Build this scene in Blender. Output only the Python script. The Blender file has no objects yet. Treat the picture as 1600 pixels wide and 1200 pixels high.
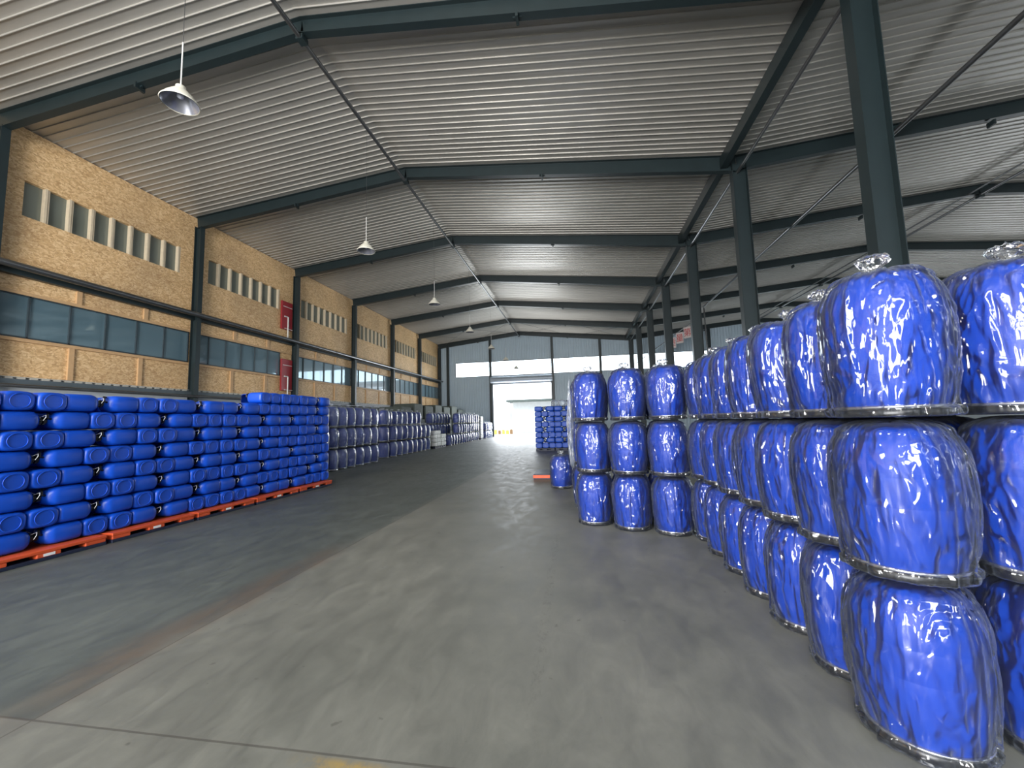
import bpy, math, random
from mathutils import Vector, Matrix, noise
random.seed(7)
S = bpy.context.scene
COL = S.collection

# ------------------------------------------------------------------ camera
F_PX, YAW, PIT, ROL, CAM_H = 635.03, 0.16289, 0.09174, -0.02789, 1.62
cam_d = bpy.data.cameras.new('camera')
cam_d.sensor_width = 36.0
cam_d.lens = F_PX / 1600 * 36.0
cam_d.clip_end = 500
cam = bpy.data.objects.new('camera', cam_d)
COL.objects.link(cam)
fw = Vector((-math.sin(YAW) * math.cos(PIT), math.cos(YAW) * math.cos(PIT), math.sin(PIT)))
rt = Vector((math.cos(YAW), math.sin(YAW), 0))
up = rt.cross(fw)
c_, s_ = math.cos(ROL), math.sin(ROL)
r2 = rt * c_ + up * s_
u2 = up * c_ - rt * s_
M = Matrix((r2, u2, -fw)).transposed().to_4x4()
M.translation = Vector((0, 0, CAM_H))
cam.matrix_world = M
S.camera = cam

# ------------------------------------------------------------------ view, world, light
S.view_settings.view_transform = 'Standard'
S.view_settings.look = 'None'
S.view_settings.gamma = 1
S.view_settings.use_curve_mapping = False
S.view_settings.exposure = 1.30
S.cycles.transparent_max_bounces = 24
S.cycles.max_bounces = 10
S.cycles.diffuse_bounces = 6
S.cycles.glossy_bounces = 4
S.cycles.sample_clamp_indirect = 6

W = bpy.data.worlds.new('sky')
S.world = W
W.use_nodes = True
bg = W.node_tree.nodes['Background']
bg.inputs[0].default_value = (0.86, 0.93, 1.0, 1)
bg.inputs[1].default_value = 2.2

def area(name, loc, rot, sx, sy, power, col=(1, 1, 1)):
    d = bpy.data.lights.new(name, 'AREA')
    d.shape = 'RECTANGLE'; d.size = sx; d.size_y = sy; d.energy = power; d.color = col
    o = bpy.data.objects.new(name, d); COL.objects.link(o)
    o.location = loc; o.rotation_euler = rot
    return o
# daylight entering through the openings of the building
area('daylight_front_door', (-6.2, -9.7, 2.9), (math.radians(90), 0, 0), 6.5, 5.6, 1700, (1, .98, .95))
area('daylight_front_band', (-3.5, -9.7, 7.5), (math.radians(80), 0, 0), 17, 1.5, 900, (1, .98, .95))
area('daylight_side_opening', (29.3, 14, 4.5), (math.radians(90), 0, math.radians(90)), 40, 2, 120, (1, .98, .95))
area('daylight_end_door', (-6.2, 43.9, 2.9), (math.radians(-90), 0, 0), 6.4, 5.5, 500, (.93, .97, 1))

# ------------------------------------------------------------------ materials
MAT = {}
def nt(name):
    m = bpy.data.materials.new(name); m.use_nodes = True
    t = m.node_tree
    return m, t, t.nodes, t.links, t.nodes['Principled BSDF']

def simple(key, col, rough=.5, metal=0., var=0.12, scale=3., bump=0., spec=.5, coat=0.):
    m, t, N, L, P = nt(key)
    P.inputs['Roughness'].default_value = rough
    P.inputs['Metallic'].default_value = metal
    P.inputs['Specular IOR Level'].default_value = spec
    P.inputs['Coat Weight'].default_value = coat
    tc = N.new('ShaderNodeTexCoord')
    nz = N.new('ShaderNodeTexNoise'); nz.inputs['Scale'].default_value = scale; nz.inputs['Detail'].default_value = 5
    L.new(tc.outputs['Object'], nz.inputs['Vector'])
    mx = N.new('ShaderNodeMix'); mx.data_type = 'RGBA'
    mx.inputs[6].default_value = tuple(c * (1 - var) for c in col) + (1,)
    mx.inputs[7].default_value = tuple(min(1, c * (1 + var)) for c in col) + (1,)
    L.new(nz.outputs['Fac'], mx.inputs[0]); L.new(mx.outputs[2], P.inputs['Base Color'])
    if bump:
        b = N.new('ShaderNodeBump'); b.inputs['Strength'].default_value = bump; b.inputs['Distance'].default_value = .01
        L.new(nz.outputs['Fac'], b.inputs['Height']); L.new(b.outputs[0], P.inputs['Normal'])
    MAT[key] = m
    return m

simple('steel_green', (0.012, 0.022, 0.025), .42, 0, .25, 2.5, .1)
simple('steel_grey', (0.07, 0.09, 0.105), .45, 0, .2, 2)
simple('pipe_steel', (0.16, 0.165, 0.17), .28, .8, .2, 4)
simple('pipe_white', (0.62, 0.62, 0.6), .4)
simple('drum_blue', (0.0012, 0.036, 0.31), .5, 0, .10, 2.5, .05, .3)
simple('can_blue', (0.003, 0.068, 0.52), .36, 0, .12, 6, .12, .5)
simple('can_blue_far', (0.012, 0.07, 0.42), .5, 0, .12, 6)
simple('black_plastic', (0.008, 0.008, 0.009), .35)
simple('zinc_ring', (0.55, 0.56, 0.57), .25, .9, .1, 10)
simple('white_tie', (0.85, 0.85, 0.85), .5)
simple('pallet_orange', (0.62, 0.085, 0.022), .5, 0, .2, 6)
simple('pallet_navy', (0.012, 0.018, 0.045), .5)
simple('timber', (0.52, 0.33, 0.17), .6, 0, .15, 8)
simple('timber_pale', (0.60, 0.50, 0.36), .6, 0, .12, 8)
simple('red_metal', (0.30, 0.022, 0.03), .35, 0, .12, 3)
simple('lamp_cream', (0.72, 0.70, 0.60), .35)
simple('lamp_inner', (0.30, 0.31, 0.36), .25, .6, .3, 9)
simple('lamp_glass', (0.75, 0.78, 0.9), .2)
simple('wire', (0.10, 0.10, 0.10), .5)
simple('frame_dark', (0.03, 0.045, 0.055), .4)
simple('deck_edge', (0.42, 0.40, 0.36), .6, 0, .25, 3)
simple('wall_paint', (0.50, 0.54, 0.58), .7, 0, .1, 1.5)
simple('cladding', (0.44, 0.54, 0.62), .45, .0, .08, 1.)
simple('white_plastic', (0.70, 0.72, 0.70), .4)
simple('grey_goods', (0.07, 0.085, 0.075), .8, 0, .35, 2, .4)
simple('shutter', (0.36, 0.40, 0.46), .4, .2)
simple('sign_white', (0.80, 0.70, 0.68), .5)
simple('sign_red', (0.62, 0.06, 0.07), .5)
simple('pale_render', (0.5, 0.5, 0.49), .7)
simple('yellow_paint', (0.80, 0.58, 0.08), .5)
simple('brown_goods', (0.25, 0.14, 0.06), .7)
simple('outdoor_concrete', (0.62, 0.61, 0.58), .8, 0, .1, .4)

# ribbed galvanised roof sheet: wavy, softly glossy
m, t, N, L, P = nt('roof_sheet'); MAT['roof_sheet'] = m
P.inputs['Metallic'].default_value = .45
tc = N.new('ShaderNodeTexCoord'); mp = N.new('ShaderNodeMapping'); mp.inputs['Scale'].default_value = (.35, 3, 1)
L.new(tc.outputs['Object'], mp.inputs['Vector'])
n1 = N.new('ShaderNodeTexNoise'); n1.inputs['Scale'].default_value = 1.3; n1.inputs['Detail'].default_value = 6
L.new(mp.outputs[0], n1.inputs['Vector'])
rp = N.new('ShaderNodeValToRGB'); rp.color_ramp.elements[0].position = .3; rp.color_ramp.elements[1].position = .72
rp.color_ramp.elements[0].color = (0.42, 0.41, 0.385, 1); rp.color_ramp.elements[1].color = (0.50, 0.485, 0.455, 1)
L.new(n1.outputs['Fac'], rp.inputs[0]); L.new(rp.outputs[0], P.inputs['Base Color'])
P.inputs['Roughness'].default_value = .38
b = N.new('ShaderNodeBump'); b.inputs['Strength'].default_value = .2; b.inputs['Distance'].default_value = .02
L.new(n1.outputs['Fac'], b.inputs['Height']); L.new(b.outputs[0], P.inputs['Normal'])

# oriented strand board
m, t, N, L, P = nt('strand_board'); MAT['strand_board'] = m
tc = N.new('ShaderNodeTexCoord'); mp = N.new('ShaderNodeMapping'); mp.inputs['Scale'].default_value = (1, 1, 1.7)
L.new(tc.outputs['Object'], mp.inputs['Vector'])
nw = N.new('ShaderNodeTexNoise'); nw.inputs['Scale'].default_value = 6; nw.inputs['Detail'].default_value = 2
L.new(mp.outputs[0], nw.inputs['Vector'])
ad = N.new('ShaderNodeMixRGB'); ad.blend_type = 'ADD'; ad.inputs[0].default_value = .25
L.new(mp.outputs[0], ad.inputs[1]); L.new(nw.outputs['Color'], ad.inputs[2])
vo = N.new('ShaderNodeTexVoronoi'); vo.inputs['Scale'].default_value = 17; L.new(ad.outputs[0], vo.inputs['Vector'])
bw = N.new('ShaderNodeRGBToBW'); L.new(vo.outputs['Color'], bw.inputs[0])
rp = N.new('ShaderNodeValToRGB')
rp.color_ramp.elements[0].position = .15; rp.color_ramp.elements[0].color = (0.50, 0.30, 0.135, 1)
rp.color_ramp.elements[1].position = .85; rp.color_ramp.elements[1].color = (0.82, 0.59, 0.33, 1)
e = rp.color_ramp.elements.new(.5); e.color = (0.68, 0.44, 0.215, 1)
L.new(bw.outputs[0], rp.inputs[0])
# sheet seams
sp = N.new('ShaderNodeSeparateXYZ'); L.new(tc.outputs['Object'], sp.inputs[0])
nl = N.new('ShaderNodeTexNoise'); nl.inputs['Scale'].default_value = .45; L.new(tc.outputs['Object'], nl.inputs['Vector'])
mxx = N.new('ShaderNodeMix'); mxx.data_type = 'RGBA'; mxx.blend_type = 'MULTIPLY'
rl = N.new('ShaderNodeValToRGB'); rl.color_ramp.elements[0].color = (.78, .78, .8, 1); rl.color_ramp.elements[0].position = .35
rl.color_ramp.elements[1].color = (1, 1, 1, 1); rl.color_ramp.elements[1].position = .6
L.new(nl.outputs['Fac'], rl.inputs[0])
mxx.inputs[0].default_value = 1
L.new(rp.outputs[0], mxx.inputs[6]); L.new(rl.outputs[0], mxx.inputs[7])
L.new(mxx.outputs[2], P.inputs['Base Color']); P.inputs['Roughness'].default_value = .6

# tinted reflecting glass of the indoor windows
def glassy(key, col, rough=.04, refl=.35):
    m, t, N, L, P = nt(key); MAT[key] = m
    P.inputs['Base Color'].default_value = col + (1,); P.inputs['Roughness'].default_value = .3
    g = N.new('ShaderNodeBsdfGlossy'); g.inputs['Roughness'].default_value = rough; g.inputs['Color'].default_value = (.8, .95, 1, 1)
    fr = N.new('ShaderNodeLayerWeight'); fr.inputs['Blend'].default_value = refl
    mx = N.new('ShaderNodeMixShader'); L.new(fr.outputs['Fresnel'], mx.inputs[0])
    L.new(P.outputs[0], mx.inputs[1]); L.new(g.outputs[0], mx.inputs[2])
    L.new(mx.outputs[0], N['Material Output'].inputs[0])
glassy('tinted_glass', (0.10, 0.17, 0.21), .04, .62)
glassy('dim_glass', (0.14, 0.155, 0.13), .04, .35)
# clear panes in the end wall
m, t, N, L, P = nt('clear_pane'); MAT['clear_pane'] = m
tr = N.new('ShaderNodeBsdfTransparent'); tr.inputs[0].default_value = (.93, .97, .98, 1)
mx = N.new('ShaderNodeMixShader'); mx.inputs[0].default_value = .08
L.new(tr.outputs[0], mx.inputs[1]); P.inputs['Roughness'].default_value = .1; P.inputs['Base Color'].default_value = (.9, .95, 1, 1)
L.new(P.outputs[0], mx.inputs[2]); L.new(mx.outputs[0], N['Material Output'].inputs[0])

# clear plastic film bags
def film(key, milk, bumpd, edge=.5, rough=.09, ior=1.5):
    m, t, N, L, P = nt(key); MAT[key] = m
    N.remove(P)
    tc = N.new('ShaderNodeTexCoord'); mp = N.new('ShaderNodeMapping'); mp.inputs['Scale'].default_value = (1, 1, .45)
    L.new(tc.outputs['Object'], mp.inputs['Vector'])
    oi = N.new('ShaderNodeObjectInfo')
    va = N.new('ShaderNodeVectorMath'); va.operation = 'ADD'
    sc = N.new('ShaderNodeVectorMath'); sc.operation = 'SCALE'; sc.inputs['Scale'].default_value = 37
    L.new(oi.outputs['Location'], sc.inputs[0])
    L.new(mp.outputs[0], va.inputs[0]); L.new(sc.outputs[0], va.inputs[1])
    a = N.new('ShaderNodeTexNoise'); a.noise_type = 'RIDGED_MULTIFRACTAL'; a.inputs['Scale'].default_value = 10
    a.inputs['Detail'].default_value = 4; a.inputs['Roughness'].default_value = .55; a.inputs['Distortion'].default_value = .8
    L.new(va.outputs[0], a.inputs['Vector'])
    vn = N.new('ShaderNodeTexVoronoi'); vn.inputs['Scale'].default_value = 11; vn.inputs['Randomness'].default_value = 1
    wz = N.new('ShaderNodeMixRGB'); wz.blend_type = 'ADD'; wz.inputs[0].default_value = .12
    L.new(va.outputs[0], wz.inputs[1]); L.new(a.outputs['Color'], wz.inputs[2]); L.new(wz.outputs[0], vn.inputs['Vector'])
    sm_ = N.new('ShaderNodeMath'); sm_.operation = 'MULTIPLY_ADD'; sm_.inputs[1].default_value = .9
    L.new(vn.outputs['Distance'], sm_.inputs[0]); L.new(a.outputs['Fac'], sm_.inputs[2])
    b = N.new('ShaderNodeBump'); b.inputs['Strength'].default_value = 1; b.inputs['Distance'].default_value = bumpd
    L.new(sm_.outputs[0], b.inputs['Height'])
    tr = N.new('ShaderNodeBsdfTransparent'); tr.inputs[0].default_value = (.97, .98, 1, 1)
    g = N.new('ShaderNodeBsdfGlossy'); g.inputs['Roughness'].default_value = rough; g.inputs[0].default_value = (1, 1, 1, 1)
    L.new(b.outputs[0], g.inputs['Normal'])
    df = N.new('ShaderNodeBsdfDiffuse'); df.inputs[0].default_value = (.66, .76, .92, 1)
    tl = N.new('ShaderNodeBsdfTranslucent'); tl.inputs[0].default_value = (.66, .76, .92, 1)
    md = N.new('ShaderNodeMixShader'); md.inputs[0].default_value = .5
    L.new(df.outputs[0], md.inputs[1]); L.new(tl.outputs[0], md.inputs[2])
    lw = N.new('ShaderNodeLayerWeight'); lw.inputs['Blend'].default_value = .5; 
    # facing^3 * .5 + milk
    pw = N.new('ShaderNodeMath'); pw.operation = 'POWER'; pw.inputs[1].default_value = 2.6
    L.new(lw.outputs['Facing'], pw.inputs[0])
    ma = N.new('ShaderNodeMath'); ma.operation = 'MULTIPLY_ADD'; ma.inputs[1].default_value = edge; ma.inputs[2].default_value = milk
    L.new(pw.outputs[0], ma.inputs[0])
    m1 = N.new('ShaderNodeMixShader'); L.new(ma.outputs[0], m1.inputs[0])
    L.new(tr.outputs[0], m1.inputs[1]); L.new(md.outputs[0], m1.inputs[2])
    fr = N.new('ShaderNodeFresnel'); fr.inputs['IOR'].default_value = ior; L.new(b.outputs[0], fr.inputs['Normal'])
    fm = N.new('ShaderNodeMath'); fm.operation = 'MULTIPLY_ADD'; fm.inputs[1].default_value = 1.0; fm.inputs[2].default_value = .015
    fm.use_clamp = True; L.new(fr.outputs[0], fm.inputs[0])
    m2 = N.new('ShaderNodeMixShader'); L.new(fm.outputs[0], m2.inputs[0])
    L.new(m1.outputs[0], m2.inputs[1]); L.new(g.outputs[0], m2.inputs[2])
    L.new(m2.outputs[0], N['Material Output'].inputs[0])
film('film', .015, .021, .40)
film('film_far', .17, .03, .9, .2)

# concrete floor: two slab tones, the left partly painted shade, joints, stains
m, t, N, L, P = nt('concrete_floor'); MAT['concrete_floor'] = m
tc = N.new('ShaderNodeTexCoord'); sp = N.new('ShaderNodeSeparateXYZ'); L.new(tc.outputs['Object'], sp.inputs[0])
def math_(op, a, b=None, clamp=False):
    n = N.new('ShaderNodeMath'); n.operation = op; n.use_clamp = clamp
    for i, v in enumerate((a, b)):
        if v is None: continue
        if isinstance(v, (int, float)): n.inputs[i].default_value = v
        else: L.new(v, n.inputs[i])
    return n.outputs[0]
def noise_(scale, detail=6, rough=.6, vec=None, dist=0):
    n = N.new('ShaderNodeTexNoise'); n.inputs['Scale'].default_value = scale; n.inputs['Detail'].default_value = detail
    n.inputs['Roughness'].default_value = rough; n.inputs['Distortion'].default_value = dist
    L.new(vec or tc.outputs['Object'], n.inputs['Vector']); return n.outputs['Fac']
def ramp_(v, a, b, ca, cb):
    r = N.new('ShaderNodeValToRGB'); r.color_ramp.elements[0].position = a; r.color_ramp.elements[1].position = b
    r.color_ramp.elements[0].color = ca; r.color_ramp.elements[1].color = cb; L.new(v, r.inputs[0]); return r.outputs[0]
def mixc(f, a, b, mode='MIX'):
    n = N.new('ShaderNodeMix'); n.data_type = 'RGBA'; n.blend_type = mode
    for i, v in ((0, f), (6, a), (7, b)):
        if isinstance(v, (int, float)): n.inputs[i].default_value = v
        elif isinstance(v, tuple): n.inputs[i].default_value = v
        else: L.new(v, n.inputs[i])
    return n.outputs[2]
X, Y = sp.outputs[0], sp.outputs[1]
big = noise_(.55, 7, .62)
col = ramp_(big, .33, .68, (0.124, 0.130, 0.116, 1), (0.195, 0.198, 0.176, 1))
mp = N.new('ShaderNodeMapping'); mp.inputs['Scale'].default_value = (1.6, .7, 1); mp.inputs['Rotation'].default_value = (0, 0, .5)
L.new(tc.outputs['Object'], mp.inputs['Vector'])
fine = noise_(3.2, 10, .7, mp.outputs[0], .6)
col = mixc(.75, col, ramp_(fine, .32, .70, (.66, .66, .66, 1), (1.15, 1.14, 1.12, 1)), 'MULTIPLY')
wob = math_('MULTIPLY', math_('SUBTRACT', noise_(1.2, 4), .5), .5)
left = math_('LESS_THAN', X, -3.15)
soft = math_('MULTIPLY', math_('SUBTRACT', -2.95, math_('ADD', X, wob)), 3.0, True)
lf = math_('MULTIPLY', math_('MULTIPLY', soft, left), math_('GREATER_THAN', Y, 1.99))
col = mixc(math_('MULTIPLY', lf, 1.0), col, (0.56, 0.63, 0.66, 1), 'MULTIPLY')  # darker left slab: its own tone plus some shade put into the colour
def line(v, at, w):
    return math_('LESS_THAN', math_('ABSOLUTE', math_('SUBTRACT', v, at)), w)
j = line(X, -3.15, .006)
for yy in (1.99, 8.9, 14.0, 20.0, 26, 32, 38): j = math_('MAXIMUM', j, line(math_('ADD', Y, math_('MULTIPLY', wob, .02)), yy, .007))
for xx in (3.0, -9.2): j = math_('MAXIMUM', j, line(X, xx, .008))
col = mixc(math_('MULTIPLY', j, .6), col, (0.05, 0.045, 0.04, 1))
def band(v, c, h, soft_):   # 1 inside |v-c|<h falling off
    return math_('MULTIPLY', math_('SUBTRACT', h, math_('ABSOLUTE', math_('SUBTRACT', v, c))), 1 / soft_, True)
rust = math_('MULTIPLY', band(math_('ADD', X, wob), -3.3, .25, .2), band(Y, 3.6, 1.9, .8))
rust = math_('MULTIPLY', rust, ramp_(fine, .3, .6, (.1, .1, .1, 1), (1, 1, 1, 1)))
col = mixc(math_('MULTIPLY', rust, .45), col, (0.13, 0.075, 0.045, 1))
yel = math_('MULTIPLY', band(math_('ADD', Y, math_('MULTIPLY', wob, .25)), 1.90, .09, .04), band(X, -.75, .75, .3))
yel = math_('MULTIPLY', yel, ramp_(noise_(5, 8, .8), .44, .56, (0, 0, 0, 1), (1, 1, 1, 1)))
col = mixc(math_('MULTIPLY', yel, .75), col, (0.32, 0.22, 0.06, 1))
spots = ramp_(noise_(9, 3, .5), .70, .75, (0, 0, 0, 1), (1, 1, 1, 1))
col = mixc(math_('MULTIPLY', spots, .5), col, (0.06, 0.055, 0.05, 1))
spl = math_('MULTIPLY', band(math_('ADD', X, math_('MULTIPLY', wob, .3)), -3.18, .10, .05), band(Y, 9.6, .25, .2))
# scuffed wheel tracks running up the aisle
trk = band(math_('ADD', X, math_('MULTIPLY', Y, .02)), -.28, .05, .02)
trk = math_('MULTIPLY', math_('MULTIPLY', trk, band(Y, 4.2, 2.2, .8)), ramp_(noise_(14, 6, .8, mp.outputs[0]), .5, .62, (0, 0, 0, 1), (1, 1, 1, 1)))
col = mixc(math_('MULTIPLY', trk, .45), col, (0.07, 0.065, 0.06, 1))
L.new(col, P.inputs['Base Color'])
L.new(ramp_(fine, .3, .7, (.44, .44, .44, 1), (.66, .66, .66, 1)), P.inputs['Roughness'])
P.inputs['Specular IOR Level'].default_value = .45
b = N.new('ShaderNodeBump'); b.inputs['Strength'].default_value = .25; b.inputs['Distance'].default_value = .006
L.new(fine, b.inputs['Height']); L.new(b.outputs[0], P.inputs['Normal'])

# ------------------------------------------------------------------ mesh helpers
class MB:
    def __init__(s): s.v = []; s.f = []; s.sm = []
    def add(s, vs, fs, smooth=False):
        o = len(s.v); s.v += [tuple(p) for p in vs]; s.f += [tuple(i + o for i in f) for f in fs]; s.sm += [smooth] * len(fs)
    def box(s, a, b):
        (x0, y0, z0), (x1, y1, z1) = a, b
        s.add([(x0, y0, z0), (x1, y0, z0), (x1, y1, z0), (x0, y1, z0), (x0, y0, z1), (x1, y0, z1), (x1, y1, z1), (x0, y1, z1)],
              [(0, 3, 2, 1), (4, 5, 6, 7), (0, 1, 5, 4), (1, 2, 6, 5), (2, 3, 7, 6), (3, 0, 4, 7)])
    def bbox(s, a, b, r=.01):   # box with chamfered vertical and horizontal edges (octagonal rings)
        (x0, y0, z0), (x1, y1, z1) = a, b
        def ring(z, i):
            return [(x0 + i + r, y0 + i, z), (x1 - i - r, y0 + i, z), (x1 - i, y0 + i + r, z), (x1 - i, y1 - i - r, z),
                    (x1 - i - r, y1 - i, z), (x0 + i + r, y1 - i, z), (x0 + i, y1 - i - r, z), (x0 + i, y0 + i + r, z)]
        rs = [ring(z0, r * .7), ring(z0 + r, 0), ring(z1 - r, 0), ring(z1, r * .7)]
        vs = [p for q in rs for p in q]
        fs = [tuple(range(7, -1, -1)), tuple(range(24, 32))]
        for k in range(3):
            for i in range(8):
                j = (i + 1) % 8
                fs.append((k * 8 + i, k * 8 + j, k * 8 + 8 + j, k * 8 + 8 + i))
        s.add(vs, fs)
    def tube(s, p, q, r, n=12, r2=None, caps=True):
        p = Vector(p); q = Vector(q); d = (q - p).normalized()
        a = d.orthogonal().normalized(); b = d.cross(a); r2 = r if r2 is None else r2
        vs = [p + (a * math.cos(t) + b * math.sin(t)) * r for t in [2 * math.pi * i / n for i in range(n)]]
        vs += [q + (a * math.cos(t) + b * math.sin(t)) * r2 for t in [2 * math.pi * i / n for i in range(n)]]
        s.add(vs, [(i, (i + 1) % n, n + (i + 1) % n, n + i) for i in range(n)], True)
        if caps: s.add(vs, [tuple(range(n - 1, -1, -1)), tuple(range(n, 2 * n))])
    def lathe(s, prof, n=48, c=(0, 0)):
        vs = []; fs = []
        for r, z in prof:
            for i in range(n):
                t = 2 * math.pi * i / n; vs.append((c[0] + r * math.cos(t), c[1] + r * math.sin(t), z))
        for k in range(len(prof) - 1):
            for i in range(n):
                j = (i + 1) % n; fs.append((k * n + i, k * n + j, (k + 1) * n + j, (k + 1) * n + i))
        s.add(vs, fs, True)
        s.add(vs[:n], [tuple(range(n - 1, -1, -1))]); s.add(vs[-n:], [tuple(range(n))])
    def beam(s, p, q, w, h, up=(0, 0, 1), t=.016):   # I section from p to q, centred on top line: depth h downward
        p = Vector(p); q = Vector(q); d = (q - p).normalized(); upv = Vector(up)
        side = d.cross(upv).normalized(); u = side.cross(d)
        h0, h1 = h if isinstance(h, tuple) else (h, h)
        def pr(a0, a1, zf0, zf1):
            vs = []
            for P_, hh in ((p, h0), (q, h1)):
                z0, z1 = zf0(hh), zf1(hh)
                vs += [P_ + side * a0 + u * z0, P_ + side * a1 + u * z0, P_ + side * a1 + u * z1, P_ + side * a0 + u * z1]
            s.add(vs, [(0, 1, 2, 3), (7, 6, 5, 4), (0, 4, 5, 1), (1, 5, 6, 2), (2, 6, 7, 3), (3, 7, 4, 0)])
        pr(-w / 2, w / 2, lambda k: -t, lambda k: 0)
        pr(-w / 2, w / 2, lambda k: -k, lambda k: -k + t)
        pr(-t / 2, t / 2, lambda k: -k + t, lambda k: -t)
    def build(s, name, mat, parent=None, loc=None):
        """verts are given in the parent's frame (or the world); origin put at the base unless loc is given"""
        if loc is None:
            if parent is None:
                xs = [p[0] for p in s.v]; ys = [p[1] for p in s.v]; zs = [p[2] for p in s.v]
                loc = ((min(xs) + max(xs)) / 2, (min(ys) + max(ys)) / 2, min(zs))
            else: loc = (0, 0, 0)
        me = bpy.data.meshes.new(name)
        me.from_pydata([(p[0] - loc[0], p[1] - loc[1], p[2] - loc[2]) for p in s.v], [], s.f)
        me.polygons.foreach_set('use_smooth', s.sm); me.update()
        for mm in (mat if isinstance(mat, list) else [mat]): me.materials.append(MAT[mm])
        o = bpy.data.objects.new(name, me); COL.objects.link(o); o.location = loc
        if parent is not None: o.parent = parent
        return o

def tag(o, label=None, cat=None, group=None, kind=None):
    if label: o['label'] = label
    if cat: o['category'] = cat
    if group: o['group'] = group
    if kind: o['kind'] = kind
    return o
def empty(name, loc=(0, 0, 0), rz=0):
    o = bpy.data.objects.new(name, None); COL.objects.link(o); o.location = loc; o.rotation_euler = (0, 0, rz)
    o.empty_display_size = .1
    return o
def structure(o, label=None):
    return tag(o, label, None, None, 'structure')
def copy_tree(src, parent=None):
    c = src.copy(); COL.objects.link(c)
    if parent is not None: c.parent = parent
    for ch in list(src.children): copy_tree(ch, c)
    return c
ORD = ['first', 'second', 'third', 'fourth', 'fifth', 'sixth', 'seventh', 'eighth', 'ninth', 'tenth', 'eleventh',
       'twelfth', 'thirteenth', 'fourteenth', 'fifteenth', 'sixteenth', 'seventeenth', 'eighteenth', 'nineteenth', 'twentieth',
       'twenty-first', 'twenty-second', 'twenty-third', 'twenty-fourth']

# ------------------------------------------------------------------ building dimensions
Y0, BAY, NB = 8.18, 6.0, 6
XL, ZE = -15.73, 10.63
XR, ZR = -6.3, 11.59
XC, ZV = 5.59, 10.41
X2, Z2 = 17.7, 11.42
X3, Z3 = 29.8, 10.4
YS, YE = Y0 - 3 * BAY, Y0 + NB * BAY      # open front end .. end wall

# floor
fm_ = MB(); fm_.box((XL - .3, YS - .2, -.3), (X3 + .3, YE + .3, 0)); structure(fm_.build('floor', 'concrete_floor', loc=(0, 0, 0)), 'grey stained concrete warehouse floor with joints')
g = MB(); g.box((-90, YE + .3, -.3), (90, 150, -.02)); structure(g.build('floor', 'outdoor_concrete', loc=(0, 0, 0)), 'bright sunlit concrete yard beyond the end door')
g = MB(); g.box((-90, -80, -.3), (90, YS - .2, -.02)); structure(g.build('floor', 'outdoor_concrete', loc=(0, 0, 0)), 'pale concrete yard in front of the hall')

# ceilings: trapezoid ribs running up the slope, pitch .25 m
def roof(name, pts, label):
    mb = MB(); P_ = .25; prof = []
    y = YS
    while y < YE + .2:
        prof += [(y, 0), (y + .212, 0), (y + .217, -.032), (y + .231, -.032)]
        y += P_
    prof.append((y, 0))
    for (xa, za), (xb, zb) in zip(pts[:-1], pts[1:]):
        vs = [(xa, yy, za + dz) for yy, dz in prof] + [(xb, yy, zb + dz) for yy, dz in prof]
        n = len(prof)
        mb.add(vs, [(i, i + 1, n + i + 1, n + i) for i in range(n - 1)])
        mb.box((xa, YS, max(za, zb) + .12), (xb, YE + .3, max(za, zb) + .15)) if False else None
        # outer skin
        mb.add([(xa, YS, za + .1), (xb, YS, zb + .1), (xb, YE + .3, zb + .1), (xa, YE + .3, za + .1)], [(0, 1, 2, 3)])
    return structure(mb.build(name, 'roof_sheet', loc=(0, 0, 0)), label)
roof('ceiling', [(XL - .3, ZE - .03), (XR, ZR), (XC, ZV)], 'grey ribbed metal roof underside over the main hall')
roof('ceiling', [(XC, ZV), (X2, Z2), (X3 + .3, Z3)], 'grey ribbed metal roof underside over the neighbouring hall')

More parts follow.
